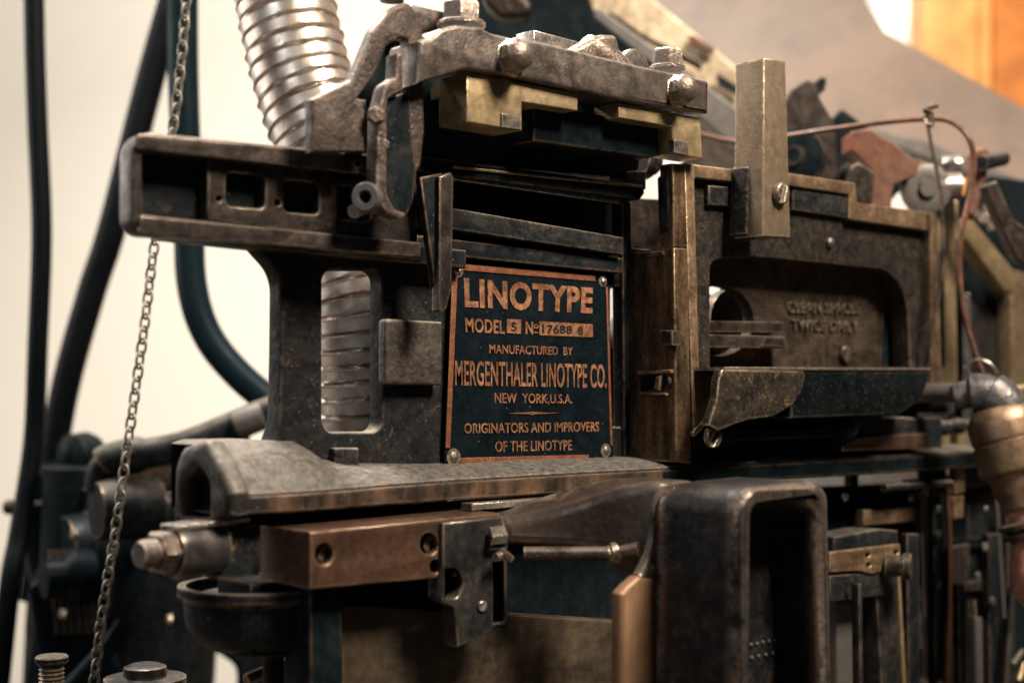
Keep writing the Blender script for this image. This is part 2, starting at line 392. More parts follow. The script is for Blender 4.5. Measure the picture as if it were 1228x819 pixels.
# the long arm: rim, back web with square holes
arm = prism('arm_rim', graybr, M, [(159, 157, 22), (500, 190), (500, 216), (171, 181, 7), (171, 257, 7), (505, 292), (505, 312), (300, 291), (159, 281, 16)], -0.026, 0.018, 0.0022)
prism('arm_web', black, M, [(168, 170), (500, 200), (500, 300), (168, 266)], -0.010, 0.012, 0.0008)
prism('arm_under', black, M, [(200, 262), (560, 300), (560, 322), (300, 297), (200, 286)], -0.012, 0.02, 0.002)
prism('arm_slotted_panel', graybr, M, [(249, 190), (500, 216), (500, 296), (249, 264)], -0.020, 0.011, 0.001,
      [[(271, 206, 7), (319, 211, 7), (318, 251, 7), (271, 247, 7)], [(340, 216, 7), (383, 220, 7), (383, 258, 7), (340, 254, 7)],
       [(404, 222, 7), (446, 226, 7), (446, 266, 7), (404, 262, 7)], disc(263, 238, 4), disc(333, 243, 4)])
prism('rail_cap', graybr, M, [(163, 160, 8), (449, 187), (449, 211), (163, 178, 4)], -0.029, 0.004, 0.0012, [disc(430, 196, 4)])
prism('rail_cap', graybr, M, [(168, 258, 3), (505, 291), (505, 309), (168, 280, 4)], -0.029, 0.004, 0.0012)

# ledge: lofted casting, sloping dusty top, stained front band
YL = -0.040
def lsec(px, fb, ft, st, yb=0.03, ys=0.003, up=0.0):
    x = S(px, ft, YL).x
    a = S(px, fb, YL); b = S(px, ft, YL)
    zt = SXZ(x, st, ys)
    mid_y = YL*0.42+ys*0.58
    zm = b.z+(zt-b.z)*(0.58+up)
    pr = [Vector((x, YL, a.z)), Vector((x, YL, b.z-.0008)), Vector((x, YL+.0004, b.z-.0002)), Vector((x, YL+.0012, b.z+.0003))]
    q0 = Vector((x, YL+.0012, b.z+.0003)); q1 = Vector((x, mid_y-.006, zm+.001)); q2 = Vector((x, ys, zt))
    for t in (.14, .28, .42, .56, .7, .85, 1):
        pr.append(q0*(1-t)**2+q1*2*t*(1-t)+q2*t*t)
    return pr+[Vector((x, yb, zt)), Vector((x, yb, a.z))]
def SXZ(x, py, y):               # height of the point of row py at given world x, y
    p = Vector((x, y, HZ)); t = (p-CAM).dot(F)
    return HZ+(HY-py)/FP*t
LS = [(274, 618, 592, 533, .10), (290, 617.5, 591.5, 528, .2), (345, 615, 589, 527, .22), (395, 611.5, 585.5, 529, .2), (410, 610, 584.5, 536, .12), (428, 608.5, 583, 550, 0), (460, 606, 580, 555, 0), (545, 600, 574, 556, 0), (700, 590, 565, 549, 0)]
secs = []
for A_, B_ in zip(LS, LS[1:]):
    m_ = max(2, int((B_[0]-A_[0])/12))
    for k in range(m_):
        t = k/m_; t2 = t*t*(3-2*t)
        secs.append(lsec(A_[0]+(B_[0]-A_[0])*t, *[A_[q]+(B_[q]-A_[q])*t for q in (1, 2)], A_[3]+(B_[3]-A_[3])*t2, up=A_[4]+(B_[4]-A_[4])*t2))
N0 = len(secs)
secs += [lsec(700, 590, 565, 549), lsec(790, 584, 560.5, 547), lsec(830, 581, 558, 546), lsec(1010, 571, 549, 538), lsec(1160, 561, 541, 532), lsec(1300, 552, 533, 526)]
loft('ledge', ledge, M, secs[:N0+3], caps=(False, True))
loft('ledge_rear', black, M, secs[N0+2:])
bsec = []
for s in secs:
    z0, z1 = s[0].z, s[1].z; x = s[0].x
    bsec.append([Vector((x, YL-.003, z0+.001)), Vector((x, YL-.003, z1-.0012)), Vector((x, YL+.002, z1-.0012)), Vector((x, YL+.002, z0+.001))])
loft('ledge_face', ledgef, M, bsec[:N0+2], bevel=0.0008)
loft('ledge_face', dark, M, bsec[N0+1:], bevel=0.0008)
XE = secs[0][0].x
def sxz(y, z): return (y, z)
prismx('ledge_end', ledge, M, [(206, 628), (208, 560, 10), (216, 536, 14), (243, 527, 10), (262, 560, 12), (275, 592, 6), (275, 618), (262, 622), (258, 632)], XE-.004, 0.016, 0.0055,
       [[(219, 622), (219, 575, 14), (236, 560, 14), (249, 580, 10), (249, 620)]])
prismx('ledge_end_back', dark, M, [(212, 625), (212, 545), (260, 565), (262, 622)], XE+.03, 0.006, 0.001)
# rubble of wear marks on the ledge
for px, py in ((300, 605), (372, 600), (502, 594), (560, 590), (640, 585), (724, 579)):
    pass

# ------------------------------------------------------------------ nameplate
plate = prism('nameplate', enamel, M, [(544, 313, 2), (728, 330, 2), (736, 552, 2), (533, 560, 2)], -0.001, 0.003, 0.0004, label='black enamel nameplate with copper border and lettering')
YP = -0.0012
def strip(pts): return prism('border', copper, plate, pts, YP-.0006, 0.0008, 0.0002)
strip([(546, 316), (714, 331), (714, 337.5), (546, 323.5)])
strip([(542.5, 327), (549, 328), (540, 537), (534.5, 537)])
strip([(552, 549), (706, 545), (706, 551), (552, 556)])
strip([(727, 344), (729, 344), (735, 534), (732, 534)])
T = lambda b, *q, off=.025, mat=letter: textquad('lettering', b, mat, plate, *q, YP, off=off)
T('LINOTYPE', (556, 333), (711, 345), (710, 374.5), (557, 366.5), off=.038)
T('MODEL', (557.5, 380.5), (605, 384), (605, 400), (558, 397.5))
T('N', (630, 385), (639, 385.5), (639, 400.5), (630, 400))
T('o', (639.5, 386), (645.5, 386.5), (645.5, 394), (639.5, 393.5), off=.02)
strip([(640, 397.5), (645.5, 398), (645.5, 400), (640, 399.5)])
b1 = prism('number_panel', letter, plate, [(608, 382.5), (625, 383.5), (625, 400.5), (608, 399.5)], YP-.0005, 0.0008, 0.0001)
b2 = prism('number_panel', letter, plate, [(647, 385.5), (711, 389), (711, 404.5), (647, 402)], YP-.0005, 0.0008, 0.0001)
textquad('stamped_number', '5', dark, b1, (613, 386), (619.5, 386.5), (619.5, 397), (613, 396.5), YP-.0006, .0002)
textquad('stamped_number', '17688', dark, b2, (650, 389), (686, 390.5), (686, 400), (650, 399), YP-.0006, .0002)
textquad('stamped_number', '8', dark, b2, (693, 391), (699, 391.5), (699, 401.5), (693, 401), YP-.0006, .0002)
T('MANUFACTURED  BY', (586.5, 412.5), (686.5, 416), (686.5, 426), (586.5, 423.5), off=.012)
T('MERGENTHALER LINOTYPE CO.', (545.5, 431), (727, 436), (727, 464.5), (545.5, 461.5), off=.012)
T('NEW  YORK,U.S.A.', (593, 470.5), (686, 472.5), (686, 483.5), (593, 483), off=.015)
strip([(607, 495.6), (635, 494.2), (639, 493.5), (642.5, 494.2), (672, 495.2), (642.5, 496.8), (639, 497.8), (635, 497)])
T('ORIGINATORS AND IMPROVERS', (556.5, 507), (718, 505.3), (718, 517), (556.5, 519.5), off=.010)
T('OF THE LINOTYPE', (593.5, 528.5), (685.5, 527), (685.5, 539.5), (593.5, 541.5), off=.010)
for (sx, sy, r) in ((543.5, 548, .0042), (726, 540, .0036), (722.5, 337.5, .0028), (549, 325, .003)):
    p = S(sx, sy, -.0012)
    lathe('rivet', nutm, plate, p, (0, -1, 0), [(0, 0), (r*1.5, 0), (r*1.5, .0005)]+[(a*r, .0005+b*.002) for a, b in ((1, .1), (.9, .5), (.6, .9), (0, 1.05))], 20)

# ------------------------------------------------------------------ bars behind the head
prism('dark_rail', dark, M, [(505, 122), (762, 165), (768, 195), (764, 214), (505, 192)], -0.004, 0.05, 0.002)
prism('upper_slide', dark, M, [(500, 186), (772, 222), (774, 232), (768, 240), (500, 206)], -0.018, 0.04, 0.002)
prism('slide_edge', bronze, M, [(545, 199), (770, 222.5), (770, 225.5), (545, 202)], -0.020, 0.003, 0.0004)
prism('slide_edge', steel, M, [(546, 213), (744, 239), (744, 244.5), (546, 216)], -0.012, 0.004, 0.0005)
prism('lower_slide', dark, M, [(470, 206), (757, 240), (757, 330), (470, 300)], 0.03, 0.02, 0.001)
prism('slanted_bar', blackrough, M, [(505, 243), (748, 285), (748, 306), (505, 270)], -0.012, 0.014, 0.0012)
prism('cross_bar', black, M, [(500, 282), (748, 310), (748, 328), (500, 303)], -0.006, 0.014, 0.001)
prism('spacer_block', graybr, M, [(755, 237), (803, 240), (803, 300), (755, 296)], .03, .02, .001)
prism('spacer_back', dark, M, [(757, 299), (803, 302), (803, 560), (757, 560)], .035, .01, .001)
pr = S(762, 190, .03)
lathe('roller', graybr, M, pr, (1, 0, 0), [(0, 0), (.017, 0), (.017, .012), (.013, .014), (.013, .02), (0, .02)], 28)
prism('roller_bracket', graybr, M, rect(752, 205, 775, 228, 3), -0.01, .02, .001)
# pointed blade in front of the web, shaded side of its fold coloured black
prism('pointed_blade', black, M, [(504, 213), (530, 208), (530, 371), (524, 362)], -0.034, 0.006, 0.0008)
prism('pointed_blade', graybr, M, [(527, 212), (541, 207), (544, 212), (542, 345), (536, 370), (530, 375), (526, 371)], -0.038, 0.008, 0.0010)

# ------------------------------------------------------------------ under the ledge
prism('lower_body', dark, M, [(400, 612), (1500, 560), (1900, 1900), (400, 3300)], 0.0, 0.06, 0.004)
prism('lower_body', dark, M, [(760, 600), (1500, 560), (1900, 1900), (760, 3000)], 0.06, 0.20, 0.004)
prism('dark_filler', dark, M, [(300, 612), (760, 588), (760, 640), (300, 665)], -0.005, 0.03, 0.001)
blk = prism('block_bar', brownblk, M, [(372, 638), (600, 615), (600, 684), (560, 690), (372, 706)], -0.075, 0.056, 0.0012,
            [disc(389, 664, 11, 13), disc(515, 652, 11, 13), disc(522, 679, 6, 8)])
for bx, by, br_ in ((389, 664, .0065), (515, 652, .0065)):
    p = S(bx+1, by, -.0665)
    slot_screw('set_screw', steel, blk, p, br_, .003, 1.2)
prism('block_core', dark, M, [(376, 642), (596, 620), (596, 680), (376, 700)], -0.055, 0.03, 0.0005)
prism('steel_plate', bluest, M, [(531, 627), (602, 619), (606, 640), (607, 744, 4), (590, 756), (549, 776), (546, 728), (531, 722)], -0.079, 0.014, 0.0015,
      [[(531.5, 684), (551, 682, 8), (556, 700, 10), (549, 717, 8), (531.5, 716)], [(592, 676), (606, 674), (606, 745, 2), (592, 747)]])
slot_screw('set_screw', steel, M, S(578, 726, -.0795), .0035, .002, 1.1)
tb = [S(585, 623, -.072), S(603, 621, -.072), S(609, 641, -.088), S(591, 643, -.088)]
loft('bright_tab', steel, M, [tb, [p-Vector((0, -.002, .006)) for p in tb]], bevel=.0006)
prism('dark_tab', dark, M, [(588, 641), (610, 639), (609, 658), (590, 660)], -0.084, 0.008, 0.0008)
for a, b in (((594, 668), (604, 664)), ((602, 661), (612, 670))):
    tube('small_lever', nutm, M, [S(*a, -.09), S(*b, -.088)], .0028, 10)
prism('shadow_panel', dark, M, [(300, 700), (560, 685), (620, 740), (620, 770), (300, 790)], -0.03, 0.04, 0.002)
prism('back_panel', mk('olive_brown_panel', (0.035, 0.03, 0.022), (0.09, 0.062, 0.04), 0.3, 0.4, 0.6, ns=22, bump=0.3, bs=300, wear=BRN, wamt=.7), M,
      [(410, 724), (752, 745), (760, 850), (410, 870)], -0.045, 0.02, 0.002)
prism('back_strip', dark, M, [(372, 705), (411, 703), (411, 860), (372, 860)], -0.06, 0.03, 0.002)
prism('gib_highlight', steel, M, [(566, 604), (662, 597), (662, 604), (566, 612)], -0.056, 0.012, 0.0006)  # bright steel strip put in for the white highlights along the gib
# left shaft with nut
c0 = S(258, 655, -.02)
lathe('shaft', bluest, M, c0, (-1, -.15, 0), [(0, 0), (.0165, 0), (.0165, .030), (.0150, .034), (0, .034)], 32)
lathe('shaft_nut', rusty, M, c0+Vector((-1, -.15, 0)).normalized()*.034, (-1, -.15, 0), hexprof(.0135, .010), 6)
lathe('shaft_stud', rusty, M, c0+Vector((-1, -.15, 0)).normalized()*.044, (-1, -.15, 0), [(0, 0), (.0085, 0), (.0085, .008), (.007, .011), (0, .011)], 20)
prism('shaft_plate', black, M, [(240, 632), (312, 628), (312, 690), (255, 694)], -0.028, 0.012, 0.001, [disc(273, 649, 9, 11)])
prism('shim', steel, M, [(212, 631), (300, 620), (300, 625), (212, 637)], -0.035, 0.02, 0.0005)
# drip cup
cc = S(310, 703, .0)
cup = lathe('drip_cup', black, M, cc, (0, 0, -1), [(0, .030), (.030, .030), (.043, .010), (.0455, .0), (.0455, -.002), (.0505, -.002), (.0505, .004), (.047, .006), (.0465, .014), (.045, .024), (.038, .034), (.024, .039), (0, .040)], 48)
lathe('cup_filling', graybr, cup, cc, (0, 0, -1), [(0, .004), (.038, .004), (.038, .012), (0, .012)], 30)
# foot details under cup
for x, mm in ((322, graybr), (333, dark)):
    tube('strut', mm, M, [S(x, 770, 0), S(x+2, 1000, 0)], .004, 10)
tube('strut', brownblk, M, [S(295, 815, 0.02), S(365, 785, .02)], .004, 10)
prism('lower_post', black, M, [(372, 778), (410, 776), (410, 900), (372, 900)], -.05, .03, .001)
# knurled screw and nut at the bottom-left
p = D(62, 830, 1.0)
lathe('knurled_screw', black, M, p, (0, 0, 1), [(0, 0)]+[(r_, .0015*i) for i, r_ in enumerate([.0075, .009]*7)]+[(.0115, .022), (.0115, .025), (.0105, .026), (0, .026)], 30)
p = D(174, 812, 1.05)
lathe('shaft_nut', bluest, M, p, (0, 0, 1), [(0, -.02), (.03, -.02), (.03, 0), (.016, .001), (.016, .004), (.0155, .008), (.011, .010), (.006, .0095), (0, .009)], 26)

# bracket arch to the left of the head
H = thing('transfer_head', 'rusty arched casting carrying a bolted steel bar over two brass blocks', 'machine head', S(500, 200, -.02))
prism('arch_casting', rusty, H, [(375, 182), (375, 119, 3), (421, 97, 8), (433, 73, 10), (448, 36, 30), (469, 10, 20), (489, 2, 10), (502, 15, 10), (509, 46), (508, 108), (510, 155, 10), (505, 199), (498, 209, 3), (491, 199), (487, 172), (490, 139), (490, 48, 3), (480, 45, 6), (464, 55, 10), (453, 84, 10), (426, 122), (438, 132), (438, 182)],
      -0.05, 0.010, 0.0022)
prism('arch_rib', rusty, H, [(426, 118), (440, 120), (440, 184), (415, 184)], -0.034, 0.03, 0.002)
prism('arch_back', dark, H, [(425, 120), (462, 50), (492, 45), (540, 90), (760, 120), (770, 140), (770, 180), (505, 200), (495, 240), (455, 240), (440, 180)], -0.005, 0.02, 0.001)
prism('crown_web', barm, H, [(488, 3, 8), (545, 16), (545, 40), (500, 40)], -0.030, 0.02, 0.003)
lev = prism('link_lever', rusty, H, [(476, 64, 3), (483, 64, 3), (484, 108), (466, 117, 6), (464, 130), (464, 232, 6), (473, 251, 8), (490, 257, 5), (480, 263, 6), (462, 254, 14), (451, 236, 10), (454, 135, 8), (462, 102, 16), (475, 93, 6)], -0.058, 0.012, 0.0012)
prism('link_plate', black, H, [(461, 118, 6), (492, 110), (494, 160), (500, 205), (496, 240, 8), (487, 262, 10), (466, 254, 12), (458, 235)], -0.052, 0.01, 0.0012)
for (x, y, r, h) in ((446, 140, .0058, .012), (455, 175, .004, .01)):
    lathe('hex_bolt', nutm, H, S(x+4, y, -.052), (-.6, -1, 0), hexprof(r, h*.7), 6, ph=.4)
q = S(443, 238, -.05)
lathe('collar', greym, H, q+Vector((.006, .004, 0)), (-.9, -.6, 0), [(.0035, .012), (.0035, 0), (.0095, 0), (.0095, .014), (.0085, .0155), (.0045, .0155), (.0035, .012)], 26)
tube('pin', steel, H, [S(424, 254, -.045), S(440, 247, -.04)], .0045, 14)
lathe('end_stud', nutm, H, S(470, 2, -.04), (0, 0, 1), [(0, 0), (.008, 0), (.008, .008), (0, .008)], 20)

# the bar
bar = prism('top_bar', barm, H, [(504, 48, 6), (516, 46, 6), (529, 35, 12), (548, 30, 20), (576, 32, 12), (590, 40, 14), (617, 46), (645, 49.5), (760, 77.5), (850, 97, 2), (850, 137, 2), (740, 119), (626, 94), (594, 88, 20), (560, 83, 30), (500, 101)],
            -0.066, 0.034, 0.0028, res=3)
def topnut(px, py, y, r, h, wash):
    b = S(px, py, y)
    lathe('washer', nutm, H, b, (0, 0, 1), [(0, 0), (wash, 0), (wash, .002), (wash*.93, .0028), (0, .0028)], 28)
    lathe('hex_nut', nutm, H, b+Vector((0, 0, .0028)), (0, 0, 1), hexprof(r, h), 6, ph=.35)
topnut(553, 32, -.048, .0135, .0135, .0165)
topnut(800, 84, -.047, .0125, .0125, .014)
lathe('threaded_end', steel, H, S(547, 6, -.04), (0, 0, 1), [(0, 0), (.0055, 0), (.0055, .012), (0, .012)], 20)
for (x, y, r) in ((612, 70, .0115), (812, 110, .0112)):
    lathe('square_head_bolt', nutm, H, S(x, y, -.066), (-.15, -1, 0.05), [(0, 0), (r*1.15, 0), (r*1.1, .0025), (r, .003), (r, .009), (r*.93, .0125), (r*.7, .0155), (r*.35, .017), (0, .0175)], 8, ph=.25)
lathe('cone_boss', nutm, H, S(735, 90, -.02), (-.85, 0, .55), [(0, -.01), (.017, -.01), (.016, .01), (.012, .03), (.008, .036), (0, .037)], 26)
prism('wing_boss', nutm, H, [(684, 62), (705, 50, 8), (724, 41, 8), (741, 42, 8), (745, 60), (745, 90), (700, 85)], -0.03, 0.018, 0.004)
lathe('washer', steel, H, S(757, 86, -.01), (0, -1, 0), [(0, 0), (.017, 0), (.017, .004), (.015, .005), (0, .005)], 30)
prism('bright_strip', steel, H, [(640, 36), (700, 52), (700, 62), (640, 60)], 0.0, .02, .001)

# brass blocks
b = prism('brass_block', brass, H, [(560, 87), (624, 99), (693, 112.5), (693, 133), (626, 122), (626, 157), (560, 146)], -0.060, 0.030, 0.0008)
prism('brass_tab', brass, b, [(549, 96), (600, 104), (600, 116), (549, 112)], -0.0385, 0.030, 0.0008)
prism('insert', barm, b, [(602, 136), (625, 139.5), (625, 156), (602, 152.5)], -0.0618, 0.006, 0.0004)
b = prism('brass_block', brass, H, [(742, 123), (840, 142), (842.5, 190), (808, 184), (806, 152), (742, 141)], -0.060, 0.026, 0.0008)
prism('insert', barm, b, [(808.5, 168), (826, 170), (826, 187), (808.5, 183)], -0.0618, 0.006, 0.0004)
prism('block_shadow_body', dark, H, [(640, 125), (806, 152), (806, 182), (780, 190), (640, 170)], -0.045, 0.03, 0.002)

# ================================================================== RIGHT: elevator frame with tray
E = thing('assembly_elevator', 'dark rectangular casting with bronze rim, square steel post and black curved tray', 'machine part', S(950, 560, -.03))
YR = -0.048
prism('side_post', bronzev, E, [(807, 196), (823, 197), (825, 297), (808, 296)], YR, 0.014, 0.0012)
prism('side_post', bronzev, E, [(808, 297), (825, 298), (829, 556), (811, 554)], YR, 0.052, 0.0012)
prism('post_rim', bronze, E, [(821, 196), (832, 197), (838, 440), (856, 452, 4), (858, 475), (845, 505, 12), (832, 520), (829, 440)], YR-.0008, 0.01, 0.0008)
prism('edge_plate', black, E, [(746, 240), (757, 242), (758, 556), (749, 556)], 0.001, 0.012, 0.0008)
prism('upper_cheek', blackrough, E, [(801, 212, 3), (810, 203), (812, 290), (803, 280)], YR+.004, 0.012, 0.002)
XS = S(809, 400, YR).x
pn = prismx('notch', dark, E, [(766, 448, 2), (800, 446, 6), (803, 458, 5), (797, 470, 3), (768, 470, 2)], XS-.0035, 0.003, 0.0005)
prismx('notch_lip', bronze, E, [(764, 445), (804, 443), (804, 447), (764, 449)], XS-.004, 0.004, 0.0006)
prismx('notch_lip', bronze, E, [(766, 470), (798, 471), (798, 474), (766, 473)], XS-.004, 0.004, 0.0006)
prismx('notch_tongue', bronze, E, [(786, 452, 2), (792, 450), (790, 468), (784, 466, 2)], XS-.006, 0.004, 0.001)
prismx('guide_stub', graybr, E, [(792, 396), (806, 396), (806, 414), (792, 414)], XS-.008, 0.01, 0.001)
prismx('guide_plate', bronzev, E, [(763, 303), (795, 301), (795, 306), (763, 309)], XS-.003, 0.004, 0.0006)
# rim along the top, stepped
prism('stepped_rim', bronze, E, [(822, 196), (888, 204), (949, 208), (1026, 219.5, 2), (1028, 243), (1124, 256, 4), (1130, 470), (1118, 470), (1116, 277, 10), (1018, 263, 3), (1019, 233, 3), (949, 223), (888, 219), (833, 213, 4), (839, 442), (829, 442)], YR, 0.012, 0.0012)
# speckled recessed plate with rounded opening
plate1 = prism('recessed_plate', mk('speckled_casting', (0.010, 0.011, 0.012), (0.042, 0.033, 0.027), 0.1, 0.45, 0.7, ns=130, bump=1.0, bs=420, wear=(0.35, 0.25, 0.17), wamt=.7, speck=.3, dustc=(.3, .24, .18), rust=(.14, .08, .05), ramt=.6), E,
      [(824, 200), (949, 212), (1022, 226), (1024, 248), (1122, 262), (1124, 470), (830, 470)], YR+.008, 0.02, 0.0018,
      [[(852, 312, 16), (905, 308, 10), (1088, 326, 80), (1092, 445), (852, 445)]])
prism('inner_step', blackrough, E, [(951, 226), (1017, 237), (1017, 262), (951, 252)], YR+.003, 0.008, 0.0015)
prism('inner_step', blackrough, E, [(850, 222), (893, 226), (893, 250), (850, 246)], YR+.003, 0.008, 0.0018)
flr = prism('recess_floor', mk('brown_recess_casting', (0.02, 0.017, 0.014), (0.06, 0.043, 0.03), 0.1, 0.45, 0.7, ns=45, bump=0.7, bs=300, speck=.12, rust=(.12, .07, .045), ramt=.5), E,
      [(800, 290), (1110, 300), (1120, 520), (800, 520)], YR+.034, 0.012, 0.001, [disc(862, 385, 42, 42, 40)])
textquad('embossed_lettering', 'CLEAN SPACES', MATS['worn_grey_steel'], flr, (943, 361), (1029, 364), (1029, 376), (943, 375), YR+.034, .0020, off=.012)
textquad('embossed_lettering', 'TWICE DAILY', MATS['worn_grey_steel'], flr, (948, 382), (1028, 385), (1028, 398), (948, 396), YR+.034, .0020, off=.012)
prism('guide_bar', graybr, E, [(796, 384), (940, 386), (940, 399), (796, 398)], YR+.020, 0.008, 0.0008)
prism('guide_bar', graybr, E, [(792, 400), (944, 403), (944, 418), (792, 416)], YR+.018, 0.008, 0.0008)
prism('guide_clip', black, E, [(918, 404), (942, 404.5), (942, 416), (914, 415)], YR+.0165, 0.004, 0.0008)
slot_screw('slotted_screw', graybr, E, S(1013, 424, YR+.032), .0075, .004, 1.5)
prism('inner_pocket', dark, E, [(1058, 375), (1080, 378), (1080, 440), (1056, 440)], YR+.0325, .003, .0006)
lathe('round_screw', nutm, E, S(993, 291, YR+.008), (0, -1, 0), domeprof(.0042, .005), 18)
# dark sheet added to keep the round hole shaded, and the wheel in it
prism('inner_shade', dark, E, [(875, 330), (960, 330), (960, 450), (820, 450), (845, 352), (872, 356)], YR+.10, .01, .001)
lathe('inner_wheel', graybr, E, S(868, 386, YR+.075), (0, -1, 0), [(0, 0), (.028, 0), (.028, .008), (.02, .010), (.008, .011), (0, .011)], 36)
# square post
sp = prism('square_post', mk('granular_bronze_post', (0.145, 0.105, 0.07), (0.235, 0.175, 0.12), 0.5, 0.38, 0.55, ns=140, bump=0.35, bs=900, wear=(0.85, 0.66, 0.44), wamt=1.0, speck=.1, dustc=(.09, .07, .05), contrast=.4, grit=0.12), E, [(916, 70), (942, 73), (948, 285), (915, 283)], -0.080, 0.029, 0.0009)
prism('post_foot', blackrough, E, [(898, 200, 4), (915, 186), (915, 283), (904, 288), (895, 280)], -0.066, 0.018, 0.0012)
slot_screw('slotted_screw', nutm, sp, S(935, 232, -.0815), .0085, .006, 1.25)
# tray
prism('tray', trayb, E, [(950, 443), (1116, 443.5), (1114, 460, 12), (1104, 482, 20), (1080, 498, 16), (950, 502)], -0.078, 0.05, 0.004, res=4)
prism('tray_highlight', nutm, E, [(868, 440), (1116, 441), (1116, 444), (868, 444)], -0.079, 0.045, 0.0004)  # bright strip standing in for the highlight on the tray's top edge
prism('tray_bracket', trayw, E, [(866, 443), (967, 445, 6), (962, 468, 14), (950, 486, 16), (928, 499, 12), (895, 504, 10), (878, 510, 8), (862, 517, 8), (850, 510), (860, 478, 20), (862, 455)], -0.083, 0.008, 0.0012)
slot_screw('slotted_screw', nutm, E, S(853, 524, -.07), .0085, .006, .95)
tube('bracket_highlight', steel, E, [S(830, 521, -.056), S(841, 510, -.056), S(851, 497, -.056), S(858, 480, -.056)], .0022, 10)  # curved highlight modelled as a bright steel tube
# under the tray
prism('shelf_rail', black, E, [(832, 508), (1130, 500), (1130, 545), (832, 556)], -0.022, 0.03, 0.002)
prism('shelf_rail', dark, E, [(860, 516), (1000, 512), (1000, 524), (860, 530)], -0.035, 0.012, 0.002)
prism('bronze_foot', brownblk, E, [(1010, 533, 8), (1030, 524, 6), (1114, 519), (1116, 530), (1114, 538), (1012, 541)], -0.045, 0.02, 0.002)
prism('rough_panel', blackrough, E, [(1018, 503), (1085, 500), (1110, 503), (1110, 520), (1018, 524)], -0.04, 0.02, 0.002)
lathe('round_knob', dark, E, S(1002, 512, -.045), (0, -1, 0), domeprof(.013, .02), 24)

# ------------------------------------------------------------------ right rear frame and lower-right details
G = thing('rear_guide_frame', 'golden brown upright bars and diagonal brace behind the dark recessed frame', 'machine frame', D(1150, 560, 1.4))
prism('upright', brass, G, [(1106, 215), (1146, 222), (1150, 480), (1112, 480)], .02, 0.02, 0.003)
prism('upright_groove', dark, G, [(1127, 300), (1133, 300), (1134, 440), (1129, 440)], .018, 0.004, 0.001)
prism('upright', mk('dim_tan_paint', (.20, .14, .085), (.12, .085, .055), .3, .4, .6, ns=30, bump=.3, wear=(.45, .33, .2), wamt=.7), G, [(1213, 322), (1240, 330), (1240, 560), (1216, 560)], .04, 0.02, 0.003)
prism('diagonal_brace', brass, G, [(1148, 262), (1168, 264), (1222, 330), (1216, 352), (1205, 348), (1160, 288), (1148, 290)], .03, 0.02, 0.003)
prism('back_plate', dark, G, [(1135, 250), (1165, 255), (1232, 330), (1232, 560), (1135, 560)], .08, 0.02, 0.002)
prism('inner_panel', bluest, G, [(1163, 350, 4), (1196, 380), (1196, 560), (1163, 560)], .06, 0.01, 0.002)
prism('foot_bar', brass, G, [(1040, 512), (1170, 504), (1172, 535), (1040, 532)], .0, 0.02, 0.002)
for x, y in ((1128, 513), (1147, 511)):
    lathe('round_bolt', black, G, S(x, y, -.004), (-.3, -1, 0), domeprof(.008, .012), 20)

V = thing('lower_slide_frame', 'dim slotted bronze bracket with a round thumbscrew beside the black yoke', 'machine part', S(1050, 900, -.05))
prism('bracket_top', black, V, [(1000, 644), (1056, 634), (1077, 636), (1077, 662), (1000, 668)], -.07, .03, .0015)
brk = prism('bracket_face', bronze, V, [(995, 662), (1080, 652), (1080, 680), (1045, 688), (1030, 684), (995, 686)], -.078, .006, .001, [disc(1041, 665, 3), disc(1042, 677, 3), disc(1075, 662, 3)])
prism('bracket_rough', blackrough, V, [(995, 690), (1060, 684), (1060, 714), (995, 722)], -.076, .02, .002)
ts = S(1062, 678, -.078)
lathe('thumbscrew', graybr, V, ts, (.55, -1, 0), [(0, 0), (.009, 0), (.009, .014), (.0115, .015), (.0115, .021), (.0105, .022), (0, .0225)], 28)
prism('bracket_leg', bluest, V, [(1050, 690), (1076, 686), (1086, 830), (1058, 830)], -.072, .02, .002)
prism('bracket_leg_edge', brass, V, [(1077, 690), (1080, 690), (1088, 830), (1084, 830)], -.074, .006, .0006)
prism('bracket_leg', greym, V, [(1004, 722), (1028, 720), (1030, 830), (1004, 830)], -.055, .02, .002)
box_p = [(1036, 612), (1108, 606), (1105, 624), (1036, 630)]
prism('clamp_strip', bronze, V, box_p, -.02, .01, .001)
O = thing('lower_right_linkage', 'dark upright linkage rods and plates below the brass lamp holder', 'machine part', S(1150, 900, 0))
prism('link_upright', dark, O, [(1120, 560), (1136, 560), (1140, 850), (1122, 850)], -.02, .02, .002)
prism('link_plate', bronze, O, [(1146, 560), (1157, 558), (1157, 590), (1146, 592)], -.03, .008, .001)
prism('link_plate', bronze, O, [(1143, 596), (1156, 594), (1156, 620), (1145, 622)], -.03, .008, .001)
prism('link_blade', graybr, O, [(1140, 656), (1163, 652), (1160, 690), (1148, 745), (1140, 850), (1133, 850), (1138, 720)], -.03, .006, .001)
tube('link_rod', redbr, O, [S(1135, 570, -.03), S(1139, 650, -.03), S(1138, 760, -.03), S(1134, 850, -.03)], .0022, 10)
for x, y, r in ((1124, 610, .0035), (1181, 610, .003), (1170, 773, .0025), (1058+68, 817, .003)):
    lathe('rivet', steel, O, S(x, y, -.03), (0, -1, 0), domeprof(r, .003), 16)
prism('link_box', black, O, [(1160, 590), (1200, 588), (1200, 700), (1205, 700), (1205, 850), (1165, 850)], -.005, .03, .003)
for a, b_, mm in (((1214, 796), (1226, 780), steel), ((1222, 815), (1228, 795), brass), ((1092, 830), (1100, 815), steel), ((1100, 815), (1110, 818), steel)):
    tube('link_pin', mm, O, [S(*a, -.03), S(*b_, -.03)], .003, 10)

